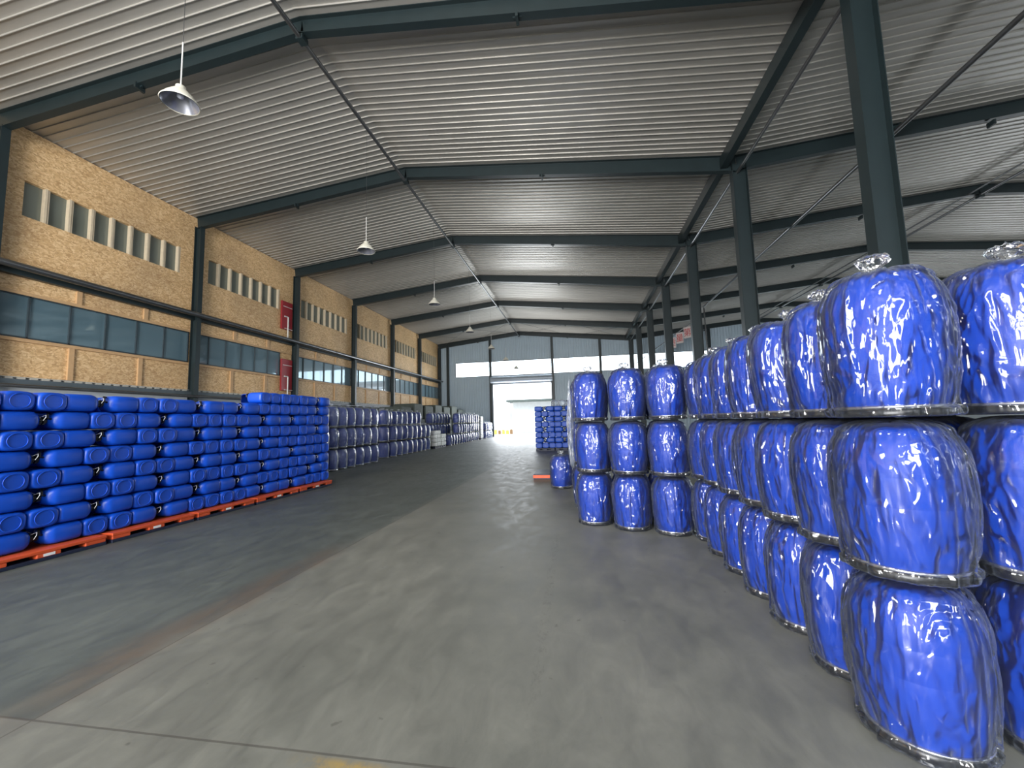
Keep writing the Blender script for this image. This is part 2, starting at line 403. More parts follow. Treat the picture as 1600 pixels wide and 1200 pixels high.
# ------------------------------------------------------------------ left wall
LOW0, LOW1 = 3.28, 4.33       # low boards
WZ0, WZ1 = 4.40, 5.66         # long windows
MID0, MID1 = 5.70, 6.28
UP0 = 6.52
HZ0, HZ1 = 7.98, 9.05         # small upper windows
names = ['nearest the camera', 'second', 'third', 'fourth', 'fifth', 'sixth']
paint = MB(); paint.box((XL - .25, YS, 0), (XL - .02, YE, 3.25)); structure(paint.build('wall_left', 'wall_paint', loc=(XL, 0, 0)), 'pale painted lower wall behind the stacks')
osb = MB(); rails = MB(); pale = MB(); teeth = MB(); beams = MB()
wn = 0
for k in range(-3, NB):
    a, b = Y0 + k * BAY + .0, Y0 + (k + 1) * BAY
    x0, x1 = XL - .15, XL
    n_up = 7 if k == 1 else 8
    ha = a + .65
    hb = ha + (4.3 if k == 1 else 4.75)
    # upper board with an opening band
    osb.box((x0, a, UP0), (x1, b, HZ0)); osb.box((x0, a, HZ1), (x1, b, ZE - .03))
    osb.box((x0, a, HZ0), (x1, ha, HZ1)); osb.box((x0, hb, HZ0), (x1, b, HZ1))
    osb.box((x0, a, WZ1), (x1 - .03, b, UP0)); osb.box((x0, a, 3.2), (x1 - .03, b, WZ0))
    wend = b - (.95 if k == 1 else .12)
    osb.box((x0, wend, WZ0), (x1 - .03, b, WZ1)); osb.box((x0 - .04, a, 3.2), (x0 - .01, b, ZE - .03))
    # timber posts and rails round the long windows
    for fr_ in (.34, .68):
        yy = a + fr_ * (b - a)
        rails.box((x1 - .03, yy - .07, LOW0), (x1 + .03, yy + .07, LOW1))
        rails.box((x1 - .03, yy - .07 + .1, MID0), (x1 + .03, yy + .07 + .1, MID1))
    rails.box((x1 - .03, a, LOW1 - .04), (x1 + .05, b, LOW1 + .05)); rails.box((x1 - .03, a, MID0 - .05), (x1 + .04, b, MID0 + .04))
    # corrugated deck edges with dark gaps
    yy = a
    while yy < b - .1:
        for zz in (LOW0 - .03, UP0 - .02):
            teeth.box((x1 - .02, yy, zz - .05), (x1 + .09, yy + .16, zz)); teeth.box((x1 - .02, yy, zz), (x1 + .09, min(b, yy + .27), zz + .02))
        yy += .27
    if k < -1: continue
    wn += 1
    # upper window row
    root = structure(empty('window_%d' % wn, (XL, (ha + hb) / 2, HZ0)), 'row of small square windows high in the strand board, bay %s' % (['behind the camera'] + names)[k + 1])
    st = (hb - ha) / n_up
    p = MB(); p.box((-.14, -(hb - ha) / 2, 0), (-.12, (hb - ha) / 2, HZ1 - HZ0)); p.build('pane', 'dim_glass', root)
    for i in range(n_up):
        f_ = MB(); yy = -(hb - ha) / 2 + (i + 1) * st
        f_.box((-.12, yy - .12, 0), (.012, yy - .06, HZ1 - HZ0)); f_.box((-.12, yy - .06, 0), (-.01, yy, HZ1 - HZ0)); f_.build('mullion', 'timber_pale', root)
    wn += 1
    root = structure(empty('window_%d' % wn, (XL, (a + wend) / 2, WZ0)), 'long band of tinted blue panes below the big pipe, bay %s' % (['behind the camera'] + names)[k + 1])
    hw = (wend - a) / 2
    n = 6; st = 2 * hw / n
    for i in range(n):
        p = MB(); p.box((-.06 - .004 * (i % 2), -hw + i * st, 0), (-.05 - .004 * (i % 2), -hw + (i + 1) * st, WZ1 - WZ0)); p.build('pane', 'tinted_glass', root)
    f_ = MB()
    for i in range(n + 1): f_.box((-.05, -hw + i * st - .02, 0), (.0, -hw + i * st + .02, WZ1 - WZ0))
    f_.box((-.05, -hw, 0), (0, hw, .04)); f_.box((-.05, -hw, WZ1 - WZ0 - .04), (0, hw, WZ1 - WZ0)); f_.build('window_frame', 'frame_dark', root)
    back = MB(); back.box((-.15, -hw, 0), (-.1, hw, WZ1 - WZ0)); back.build('blind', 'wall_paint', root)
structure(osb.build('wall_left', 'strand_board', loc=(XL, 0, 0)), 'upper left wall of golden oriented strand board')
structure(rails.build('trim_1', 'timber', loc=(XL, 0, 0)), 'timber posts and rails around the long windows')
structure(teeth.build('trim_2', 'deck_edge', loc=(XL, 0, 0)), 'corrugated deck edges showing along the left wall')

def longbeam(name, mat, a, b, lab):
    m_ = MB(); m_.box(a, b); return tag(m_.build(name, mat), lab, 'beam')
longbeam('steel_beam', 'steel_grey', (XL + .0, YS, 3.02), (XL + .14, YE, 3.2), 'long dark grey steel beam at the foot of the strand board wall')
longbeam('steel_beam', 'steel_green', (XL + .0, YS, 6.16), (XL + .16, YE, 6.45), 'dark steel beam behind the big pipe on the left wall')
def pipe(name, p, q, r, lab, mat='pipe_steel', extra=None):
    m_ = MB(); m_.tube(p, q, r, 16)
    o = m_.build(name, mat); tag(o, lab, 'pipe')
    return o
pipe('steel_pipe', (XL + .46, YS, 6.33), (XL + .46, YE, 6.33), .095, 'big dark steel pipe running the length of the left wall mid height')
pipe('steel_pipe', (XL + .42, YS, 2.98), (XL + .42, YE, 2.98), .055, 'lower grey pipe just above the drum stacks on the left wall')
pipe('steel_pipe', (XR, YS, ZR - .56), (XR, YE, ZR - .56), .055, 'bright steel pipe hanging under the main roof ridge')
pipe('steel_pipe', (X2, YS, Z2 - .50), (X2, YE, Z2 - .50), .06, 'steel pipe under the ridge of the neighbouring hall roof')
pipe('steel_pipe', (X2 - .5, YS, Z2 - .45), (X2 - .5, YE, Z2 - .45), .035, 'thinner steel tube beside the pipe under the neighbouring ridge')
pipe('steel_pipe', (10.15, YS, 10.35), (10.15, 34.0, 10.35), .075, 'dark pipe crossing under the neighbouring hall roof slope')
pipe('steel_pipe', (10.15, 34.0, 10.35), (10.3, 34.0, 0.0), .05, 'vertical pipe dropping from the roof pipe behind the third pillar', 'pipe_steel')
longbeam('gutter_beam', 'steel_green', (XC - .52, YS, ZV - .42), (XC - .30, YE, ZV - .04), 'heavy dark gutter beam along the tops of the middle columns')
pipe('steel_pipe', (XC + .02, YS, ZV - .60), (XC + .02, YE, ZV - .60), .05, 'thin tube beside the gutter beam over the middle columns')

# fire hose boxes: red panels in the second bay
for z0, h, lab, ya in ((6.95, 1.55, 'dark red metal door panel above the big pipe by the third wall column', 19.18), (3.60, 1.72, 'red glossy door panel below the big pipe beside the third wall column', 19.25)):
    root = tag(empty('red_door_panel', (XL + .02, ya + .4, z0)), lab, 'panel')
    d = MB(); d.bbox((0, -.40, 0), (.10, .40, h), .012); d.build('door_leaf', 'red_metal', root)
    d = MB(); d.box((.10, -.32, h * .80), (.115, .36, h * .80 + .03)); d.build('trim_strip', 'pipe_white', root)
    d = MB(); d.tube((.14, .02, -.5), (.14, .02, h * .45), .035); d.tube((.14, .02, h * .45), (.14, -.25, h * .45), .03); d.tube((.12, -.2, .05), (.12, .4, .05), .02)
    d.build('railing', 'pipe_white', root)

# ------------------------------------------------------------------ steel frames
def column(x, y, z1, lab, w=.45, fl=.26, z0=0, name='steel_column'):
    root = tag(empty(name, (x, y, z0)), lab, 'column')
    m_ = MB(); t_ = .014
    m_.box((-w / 2, -fl / 2, 0), (-w / 2 + t_, fl / 2, z1 - z0)); m_.box((w / 2 - t_, -fl / 2, 0), (w / 2, fl / 2, z1 - z0))
    m_.box((-w / 2 + t_, -t_ / 2, 0), (w / 2 - t_, t_ / 2, z1 - z0)); m_.build('shaft', 'steel_green', root)
    m_ = MB(); m_.box((-w / 2 - .06, -fl / 2 - .06, 0), (w / 2 + .06, fl / 2 + .06, .02)); m_.build('base_plate', 'steel_green', root)
    return root
FR = ['behind the camera', 'nearest the camera', 'second', 'third', 'fourth', 'fifth', 'sixth', 'at the end wall']
for k in range(-3, NB + 1):
    y = Y0 + k * BAY - (.2 if k == NB else 0)
    if k >= -1:
        pos = 'at the end wall' if k == NB else ('behind the camera' if k < 0 else '%s from the camera' % (ORD[k] if k else 'nearest'))
    else: pos = 'well behind the camera, %s frame back' % ('second' if k == -2 else 'third')
    column(XL + .2, y, ZE - .45, 'dark green steel column on the strand board wall, %s' % pos, .30, .2)
    column(XC + .05, y, ZV - .3, 'tall dark green steel pillar between the two halls, %s' % pos, .46, .27)
    for nm, pts, side in (('main hall roof', [(XL + .05, ZE), (XR, ZR), (XC, ZV)], 0), ('neighbouring hall roof', [(XC, ZV), (X2, Z2), (X3, Z3)], 1)):
        m_ = MB()
        (xa, za), (xb, zb), (xc, zc) = pts
        o_ = .03
        m_.beam((xa, y, za - o_), (xb, y, zb - o_), .2, (.50, .42)); m_.beam((xb, y, zb - o_), (xc, y, zc - o_), .2, (.42, .56))
        root = tag(empty('roof_rafter', (xb, y, zb - .5)), 'dark green bent rafter, %s, %s' % (nm, pos), 'beam')
        for i in range(len(m_.v)): p_ = m_.v[i]; m_.v[i] = (p_[0] - xb, p_[1] - y, p_[2] - zb + .5)
        m_.build('girder', 'steel_green', root)
        for fx in (-4.7, 5.3):
            zz = (zb - abs(fx) * .095) - zb + .5 - .58
            h_ = MB(); h_.box((fx - .03, -.12, zz - .05), (fx + .03, .12, zz + .1)); h_.box((fx - .10, -.02, zz + .02), (fx + .10, .02, zz + .06)); h_.build('hanger_bracket', 'steel_green', root)
        h_ = MB(); h_.box((-.09, -.11, -.12), (.09, .11, .0)); h_.build('pipe_bracket', 'steel_green', root)
    column(X3 - .1, y, Z3 - .3, 'steel column on the far right side of the neighbouring hall, %s' % pos, .3, .2)

# cross bracing cables in the last two bays
nb = 0
for k, rng in ((NB - 1, (0, 1, 2, 3)),):
    ya, yb = Y0 + k * BAY, Y0 + (k + 1) * BAY
    for i in rng:
        xa = [XL + 1, XL + 5.2, XR + .5, XR + 6.2][i]; xb = xa + [4, 4, 5, 4.8][i]; ya, yb = Y0 + k * BAY + .3, Y0 + (k + 1) * BAY - .5
        zf = lambda x: (ZR - abs(x - XR) * .1) - .3
        m_ = MB(); m_.tube((xa, ya, zf(xa)), (xb, yb, zf(xb)), .012, 6); m_.tube((xb, ya, zf(xb)), (xa, yb, zf(xa)), .012, 6)
        tag(m_.build('bracing_cable', 'wire'), 'thin crossed bracing rods under the last roof bay, %s pair from the left' % ORD[i], 'bracing', 'roof bracing rods')

# ------------------------------------------------------------------ end wall
def corr(mb, x0, x1, z0, z1, y, pitch=.28, d=.035):
    n = max(1, int(round((x1 - x0) / pitch))); p = (x1 - x0) / n; pr = []
    for i in range(n): a = x0 + i * p; pr += [(a, 0), (a + .62 * p, 0), (a + .70 * p, d), (a + .92 * p, d)]
    pr.append((x1, 0))
    zt = (lambda x: z1) if not callable(z1) else z1
    vs = [(x, y + dd, z0) for x, dd in pr] + [(x, y + dd, zt(x)) for x, dd in pr]
    k = len(pr)
    mb.add(vs, [(i, i + 1, k + i + 1, k + i) for i in range(k - 1)])
ztop = lambda x: (ZR - abs(x - XR) * .1) - .05 if x <= XC else (Z2 - abs(x - X2) * .083) - .05
DX0, DX1, DZ = -9.5, -2.85, 5.75
WB0, WB1 = 6.74, 8.35
ew = MB()
corr(ew, XL, XR, WB1, ztop, YE); corr(ew, XR, XC, WB1, ztop, YE); corr(ew, XC, X2, WB1, ztop, YE); corr(ew, X2, X3, WB1, ztop, YE)
corr(ew, XL, -13.7, WB0, WB1, YE)
corr(ew, XL, DX0, 0, WB0, YE); corr(ew, DX1, X3, 0, WB0, YE); corr(ew, DX0, DX1, DZ + .9, WB0, YE)
structure(ew.build('wall_back', 'cladding', loc=(0, YE, 0)), 'pale blue-grey ribbed sheet end wall')
root = structure(empty('window_30', (0, YE, WB0)), 'long bright window band across the end wall')
p = MB(); p.box((-13.7, .02, 0), (X3, .03, WB1 - WB0)); p.build('pane', 'clear_pane', root)
f_ = MB(); f_.box((-13.7, -.03, -.05), (X3, .05, .02)); f_.box((-13.7, -.03, WB1 - WB0 - .02), (X3, .05, WB1 - WB0 + .05))
f_.box((-13.75, -.03, 0), (-13.68, .05, WB1 - WB0))
for x in [-8.1, -5.9, -1.0, 1.0, 4.0, 7.5, 9.5, 13.5, 19, 24]: f_.box((x - .02, 0, 0), (x + .02, .04, WB1 - WB0))
f_.build('window_frame', 'steel_grey', root)
for i, x in enumerate((-14.55, -9.62, -2.72, 2.4, 9.5, 13.4, 17.7, 23.5)):
    column(x, YE - .22, ztop(x) - .35, 'slim steel column against the pale end wall, %s from the left' % ORD[i], .26, .18)
# roller shutter door
root = structure(empty('door_1', ((DX0 + DX1) / 2, YE, 0)), 'tall open roller shutter doorway in the end wall')
hw = (DX1 - DX0) / 2
d = MB(); d.tube((-hw - .1, -.28, DZ + .48), (hw + .1, -.28, DZ + .48), .36, 24); d.build('shutter_roll', 'shutter', root)
d = MB(); d.box((-hw, -.06, DZ - .02), (hw, .0, DZ + .92))
for i in range(8): d.box((-hw, -.08, DZ + .02 + i * .11), (hw, -.06, DZ + .09 + i * .11))
d.build('shutter_curtain', 'shutter', root)
for sx in (-1, 1):
    d = MB(); d.box((sx * hw - .09, -.12, 0), (sx * hw + .09, .10, DZ + .9)); d.build('guide_rail', 'steel_grey', root)
fw_ = MB()
corr(fw_, XL, XR, WB1, ztop, YS); corr(fw_, XR, XC, WB1, ztop, YS); corr(fw_, XC, X2, WB1, ztop, YS); corr(fw_, X2, X3, WB1, ztop, YS)
corr(fw_, XL, -13.7, 6.74, WB1, YS); corr(fw_, XL, DX0, 0, 6.74, YS); corr(fw_, DX1, X3, 0, 6.74, YS); corr(fw_, DX0, DX1, DZ, 6.74, YS)
structure(fw_.build('wall_front', 'cladding', loc=(0, YS, 0)), 'ribbed sheet wall with an open doorway behind the camera')
pj = tag(empty('jamb_guard', (DX0 - .12, YE - .14, .6)), 'small red and white striped guard on the left jamb of the end doorway', 'guard')
for i in range(6):
    d = MB(); d.box((-.12, -.03, i * .3), (.12, .0, i * .3 + .3)); d.build('stripe', 'sign_red' if i % 2 else 'sign_white', pj)
# rear side wall of the second hall: low wall, open above
sw = MB(); sw.box((X3, YS, 0), (X3 + .2, YE, 3.2)); sw.box((X3, YS, 5.2), (X3 + .2, YE, Z3)); structure(sw.build('wall_right', 'wall_paint', loc=(X3, 0, 0)), 'low side wall of the neighbouring hall')

# outside: pale shed and yellow goods
root = tag(empty('loading_shed', (-6.6, 58, 0)), 'pale shed with thin flat canopy seen outside through the end door', 'building')
d = MB(); d.box((-3.6, -1.5, 4.35), (16, 6, 4.65)); d.build('canopy', 'grey_goods', root)
d = MB(); d.box((-2.9, -.1, 0), (16, 5.5, 4.35)); d.build('wall', 'pale_render', root)
d = MB(); d.tube((-3.0, -1.2, 0), (-3.0, -1.2, 4.35), .06); d.build('post', 'steel_grey', root)
for i in range(6):
    d = MB(); x = -11.5 + i * .52; d.tube((x, 52.5, -.02), (x, 52.5, .5 + .08 * (i % 2)), .2, 12)
    o = d.build('yellow_drum', 'yellow_paint' if i % 3 != 2 else 'brown_goods')
    tag(o, '%s small drum outside the end door, %s from the left' % ('yellow' if i % 3 != 2 else 'brown', ORD[i]), 'drum', 'small drums in the yard')

# ------------------------------------------------------------------ lamps
def make_lamp():
    root = empty('pendant_lamp')
    m_ = MB(); m_.lathe([(.27, 0), (.275, .012), (.262, .03), (.20, .12), (.11, .22), (.075, .25), (.072, .30), (.03, .31)], 40); m_.lathe([(.262, .004), (.195, .11), (.1, .212), (.01, .22)], 40)
    m_.f = [f for f in m_.f if len(f) < 10 or True]
    # open the mouth: drop the disc caps of the first ring
    keep = [i for i, f in enumerate(m_.f) if not (len(f) == 40 and abs(m_.v[f[0]][2]) < .01)]
    m_.f = [m_.f[i] for i in keep]; m_.sm = [m_.sm[i] for i in keep]
    sh = m_.build('lamp_shade', 'lamp_cream', root)
    m_ = MB(); m_.lathe([(.258, .006), (.192, .108), (.1, .208), (.01, .216)], 40)
    keep = [i for i, f in enumerate(m_.f) if len(f) != 40]; m_.f = [m_.f[i] for i in keep]; m_.sm = [m_.sm[i] for i in keep]
    m_.build('reflector', 'lamp_inner', root)
    m_ = MB(); m_.lathe([(.012, .09), (.045, .11), (.05, .14), (.03, .19), (.02, .21)], 20); m_.build('bulb', 'lamp_glass', root)
    m_ = MB(); m_.tube((0, 0, .3), (0, 0, 1.1), .011, 8); m_.build('suspension_rod', 'pipe_white', root)
    m_ = MB(); m_.tube((0, 0, 1.1), (0, 0, 4.1), .005, 6); m_.build('suspension_wire', 'pipe_steel', root)
    return root
lamp = make_lamp()
LP = [(5.3, 7.0), (11.25, 6.98), (17.25, 7.0), (23.3, 7.02), (29.3, 7.05), (35.3, 7.05), (41.3, 7.05)]
for i, (y, z) in enumerate(LP):
    o = lamp if i == 0 else copy_tree(lamp)
    o.location = (XR, y, z)
    tag(o, 'cream cone pendant lamp hanging from the roof ridge, %s' % ('largest and nearest' if i == 0 else '%s from the camera' % ORD[i]), 'lamp', 'pendant lamps')

# slogan boards hanging from a sloping rail in the neighbouring hall
rail = MB(); rail.tube((10.3, 36.0, 10.0), (6.9, 43.2, 7.9), .04, 8); rail.tube((6.9, 43.2, 7.9), (5.9, 43.4, 7.2), .04, 8)
tag(rail.build('sloping_rail', 'pipe_steel'), 'thin sloping rail with slogan boards between the middle pillars', 'rail')
CH = '质量第一'
for i in range(4):
    f0 = .06 + i * .13
    x = 10.3 - 3.4 * f0; y = 36 + 7.2 * f0; z = 9.93 - 2.1 * f0
    root = tag(empty('slogan_board', (x, y, z - 1.02), math.radians(-48)), 'white slogan board with red characters on the sloping rail, %s from the right' % ORD[i], 'sign', 'slogan boards')
    d = MB(); d.box((-.36, -.012, 0), (.36, .012, .98)); d.build('board', 'sign_white', root)
    cu = bpy.data.curves.new('lettering', 'FONT'); cu.body = CH[3 - i]; cu.size = .75; cu.align_x = 'CENTER'; cu.extrude = .004
    cu.materials.append(MAT['sign_red'])
    tmp = bpy.data.objects.new('lettering', cu); COL.objects.link(tmp); bpy.context.view_layer.update()
    me = bpy.data.meshes.new_from_object(tmp.evaluated_get(bpy.context.evaluated_depsgraph_get())); bpy.data.objects.remove(tmp)
    to = bpy.data.objects.new('lettering', me); COL.objects.link(to); to.parent = root; to.location = (0, -.018, .22); to.rotation_euler = (math.radians(90), 0, 0)

# ------------------------------------------------------------------ blue drums in film bags
def smooth(a, b, x):
    t_ = max(0, min(1, (x - a) / (b - a))); return t_ * t_ * (3 - 2 * t_)
DH = .792
def drum_r(z):
    pts = [(.05, .226), (.12, .243), (.22, .256), (.36, .264), (.50, .264), (.57, .258), (.62, .249), (.67, .233), (.71, .209), (.74, .184), (.775, .11)]
    if z <= pts[0][0]: return pts[0][1]
    for (za, ra), (zb, rb) in zip(pts[:-1], pts[1:]):
        if z <= zb: t_ = (z - za) / (zb - za); return ra + (rb - ra) * t_
    return .11
body = MB(); prof = []
prof = [(.224, .050), (.226, .058), (.232, .085), (.243, .12), (.251, .165), (.256, .22), (.262, .29), (.264, .345), (.2632, .350), (.2632, .354), (.264, .359), (.265, .43), (.264, .49), (.2625, .495), (.2625, .50),
        (.263, .505), (.259, .56), (.249, .62), (.234, .665), (.212, .705), (.184, .74), (.15, .765), (.11, .778), (.07, .779), (.01, .776)]
body.lathe(prof, 56)
lid = MB(); lid.lathe([(.222, 0), (.230, .003), (.234, .012), (.234, .038), (.226, .042)], 48)
ring = MB(); ring.lathe([(.230, .042), (.239, .044), (.241, .051), (.239, .058), (.229, .060)], 48)
def bag_mesh(seed, tuft, loose=1.0, na=200, nz=104):
    mb = MB(); vs = []; zt = DH - .006
    offa = seed * 13.7
    for k in range(nz + 1):
        f = k / nz
        # path parameter: side for f<.82, then over the top to the centre
        if f < .06: z = .004; base = .20 + .045 * (f / .06)
        elif f < .80:
            z = .004 + (f - .06) / .74 * .70; base = drum_r(max(z, .05)) + .006
            if z < .05: base = .246
        else:
            g_ = (f - .80) / .20
            z = .704 + (zt - .704) * math.sin(g_ * math.pi / 2); base = (drum_r(.704) + .006) * math.cos(g_ * math.pi / 2) ** .85
        for i in range(na):
            a = 2 * math.pi * i / na; ca, sa = math.cos(a), math.sin(a)
            q = Vector((ca * 1.6 + offa, sa * 1.6, z * 1.1 + seed))
            lob = max(0, noise.noise(q * .9)) * .04
            # long vertical folds gathering towards the top
            n1 = 1 - abs(noise.noise(Vector((ca * 3.2 + offa, sa * 3.2, z * 1.2 + noise.noise(q) * 1.2 + seed)))) * 2.6
            n2 = 1 - abs(noise.noise(Vector((ca * 7.5 + seed, sa * 7.5 + offa, z * 4.2 + noise.noise(q * 2) * 2)))) * 2.8
            n3 = noise.noise(Vector((ca * 15 + seed, sa * 15, z * 17 + offa)))
            side = smooth(0, .08, f) * (1 - smooth(.93, 1, f))
            tw = Vector((ca * 4 + offa, sa * 4, z * 3.2 + ca * 2.2 + seed)); n4 = 1 - abs(noise.noise(tw)) * 5
            d_ = (lob * smooth(.02, .35, f) + max(0, n1) * .010 + max(0, n2) * .007 + max(0, n4) * .006 + n3 * .0015) * loose
            low = math.exp(-((z - .05) / .07) ** 2)
            d_ += low * max(0, noise.noise(Vector((ca * 4 + seed * 3, sa * 4, 2 + z * 5)))) * .045 * loose
            r_ = base + d_ * side
            zz = z
            if f > .8: zz += side * (max(0, n1) ** 2 * .012 + n3 * .004) * (1 if tuft else .3)
            if not tuft: zz = min(zz, zt)
            vs.append((r_ * ca, r_ * sa, zz))
    fs = []
    for k in range(nz):
        for i in range(na):
            j = (i + 1) % na; fs.append((k * na + i, k * na + j, (k + 1) * na + j, (k + 1) * na + i))
    mb.add(vs, fs, True)
    if tuft:   # gathered knot of film on the top
        kv = []; n = 36; ox, oy = .03 * math.cos(seed), .03 * math.sin(seed)
        for k, (rr, zz) in enumerate([(.13, -.02), (.06, .0), (.034, .016), (.036, .028), (.06, .045), (.075, .068), (.06, .088), (.02, .09)]):
            for i in range(n):
                a = 2 * math.pi * i / n
                w = 1 + .35 * noise.noise(Vector((math.cos(a) * 3 + seed, math.sin(a) * 3, k * .6)))
                kv.append((ox + rr * w * math.cos(a), oy + rr * w * math.sin(a), zt + zz + .012 * noise.noise(Vector((math.cos(a) * 4, math.sin(a) * 4 + seed, k)))))
        kf = [(k * n + i, k * n + (i + 1) % n, (k + 1) * n + (i + 1) % n, (k + 1) * n + i) for k in range(7) for i in range(n)]
        mb.add(kv, kf, True)
    return mb

def make_drum(bag, film_mat='film'):
    root = empty('blue_drum')
    body.build('drum_body', 'drum_blue', root)
    lid.build('lid', 'black_plastic', root)
    ring.build('clamp_ring', 'zinc_ring', root)
    bag.build('plastic_bag', film_mat, root)
    return root
bags_flat = [bag_mesh(s, False) for s in (1, 2, 3, 4)]
bags_top = [bag_mesh(s, True) for s in (5, 6, 7)]
protos_flat = [make_drum(b_) for b_ in bags_flat]
protos_top = [make_drum(b_) for b_ in bags_top]
far_flat = [make_drum(bag_mesh(s, False, 1.0, 72, 36), 'film_far') for s in (8, 9, 10)]
far_top = [make_drum(bag_mesh(s, True, 1.0, 72, 36), 'film_far') for s in (11, 12)]
protos = protos_flat + protos_top + far_flat + far_top
used = set(); rnd = random.Random(3)
TIER = ['bottom', 'middle', 'top']
def place_drum(x, y, t, top, label, group, far=False, rz=None):
    pool = (far_top if far else protos_top) if top else (far_flat if far else protos_flat)
    p = pool[rnd.randrange(len(pool))]
    if p.name in used: p2 = copy_tree(p)
    else: used.add(p.name); p2 = p
    jx, jy = (0, 0) if t == 0 else (rnd.uniform(-.012, .012), rnd.uniform(-.012, .012))
    p2.location = (x + jx, y + jy, t * (DH + .002))
    p2.rotation_euler = (0, 0, rnd.randrange(4) * math.pi / 2 if rz is None else rz)
    tag(p2, label, 'drum', group)
    return p2

# trio of stacks beside the aisle
for ci, (x, y) in enumerate(((.18, 6.70), (.71, 6.42), (1.25, 6.20))):
    for t_ in range(3):
        place_drum(x, y, t_, t_ == 2, 'film-wrapped blue drum, %s tier of the %s front stack facing the aisle' % (TIER[t_], ('left', 'middle', 'right')[ci]), 'front drum stacks')
for ci, (x, y) in enumerate(((.20, 7.27), (.76, 7.0), (1.28, 6.78), (.10, 7.85))):
    for t_ in range(3):
        place_drum(x, y, t_, t_ == 2, 'blue drum, %s tier, behind the %s' % (TIER[t_], ('left front stack', 'middle front stack', 'right front stack', 'stack behind the left front stack')[ci]), 'drums behind the front stacks')
# long right row towards the camera
ys = [2.50, 3.07, 3.63, 4.20, 4.77, 5.33, 5.90]
for ci, y in enumerate(ys):
    x = 1.64 if ci == 0 else 1.69 + .006 * ci
    for t_ in range(3):
        who = 'nearest stack' if ci == 0 else '%s stack from the camera' % ORD[ci]
        place_drum(x, y, t_, t_ == 2, 'wrapped blue drum, %s tier, %s, long right row' % (TIER[t_], who), 'long right drum row')
for ci, (x, y) in enumerate(((2.22, 2.48), (2.24, 3.05), (2.26, 3.62), (2.80, 2.50), (2.27, 4.2), (2.28, 4.77))):
    for t_ in range(3):
        place_drum(x, y, t_, t_ == 2, 'film-wrapped blue drum, %s tier, %s' % (TIER[t_], ('at the right edge beside the nearest stack', 'right rear stack behind the right edge stack', 'third stack back in the second right column', 'outermost stack at the right edge', 'fourth stack back in the second right column', 'fifth stack back in the second right column')[ci]), 'second right drum column')
place_drum(-.50, 10.05, 0, True, 'single film-wrapped blue drum standing alone on the floor beyond the front stacks', 'lone drum')

# left-hand far blocks
for i in range(8):
    for t_ in range(3):
        place_drum(-9.12, 12.62 + .6 * i, t_, t_ == 2, 'milky-wrapped blue drum, %s tier, %s stack behind the long jerrycan row' % (TIER[t_], ORD[i]), 'first left drum block', True)
b2 = [(-10.75, 18.3), (-10.18, 18.35), (-9.62, 18.9)]
for i, (x, y) in enumerate(b2):
    for t_ in range(3):
        place_drum(x, y, t_, t_ == 2, 'milky-wrapped blue drum, %s tier, %s stack facing us in the second left block' % (TIER[t_], ORD[i]), 'second left drum block', True)
for i in range(8):
    y = 19.65 + .67 * i
    for t_ in range(2):
        place_drum(-9.55, y, t_, t_ == 1, 'milky-wrapped blue drum, %s tier, %s along the two-high line, second left block' % (('bottom', 'upper')[t_], ORD[i]), 'second left block two-high line', True)
    for t_ in range(3):
        place_drum(-10.15, y, t_, t_ == 2, 'milky-wrapped blue drum, %s tier, %s along the three-high line, second left block' % (TIER[t_], ORD[i]), 'second left block three-high line', True)
for i in range(13):
    y = 28.6 + .66 * i
    for t_ in range(3 if i not in (0, 1, 2) else 1):
        place_drum(-9.5, y, t_, t_ == (2 if i > 2 else 0), 'milky-wrapped blue drum, %s tier, %s stack along in the third left block' % (TIER[t_], ORD[i]), 'third left drum block', True)
for i in range(7):
    y = 27.6 + .64 * i
    for t_ in range(3):
        place_drum(-10.55, y, t_, t_ == 2, 'milky-wrapped blue drum, %s tier, %s stack behind the white jerrycans' % (TIER[t_], ORD[i]), 'drums behind the white jerrycans', True)
for i in range(5):
    y = 39.6 + .66 * i
    for t_ in range(2):
        place_drum(-9.45, y, t_, t_ == 1, 'milky-wrapped blue drum, %s tier, %s stack nearest the end door' % (('bottom', 'upper')[t_], ORD[i]), 'drums by the end door', True)
for p in protos:
    if p.name not in used:
        for ch in list(p.children): bpy.data.objects.remove(ch)
        bpy.data.objects.remove(p)

# a loose film bag hanging from the left front stack
m_ = MB(); vs = []; na, nz = 40, 26
for k in range(nz + 1):
    f = k / nz; z = .82 + 1.5 * f
    for i in range(na):
        a = 2 * math.pi * i / na
        w = (.03 + .055 * math.sin(math.pi * min(1, f * 1.1 + .05)) ** .6) * (1 + .5 * noise.noise(Vector((math.cos(a) * 2, math.sin(a) * 2, f * 5))))
        if k in (0, nz): w = .004
        vs.append((-.15 - .02 * math.sin(f * 3) + w * math.cos(a) * .55, 6.86 + w * math.sin(a) * 1.4, z + .02 * noise.noise(Vector((math.cos(a) * 3, math.sin(a) * 3, f * 9)))))
m_.add(vs, [(k * na + i, k * na + (i + 1) % na, (k + 1) * na + (i + 1) % na, (k + 1) * na + i) for k in range(nz) for i in range(na)], True)
tag(m_.build('empty_film_bag', 'film_far'), 'loose white film bag hanging down the left side of the front stacks', 'bag')

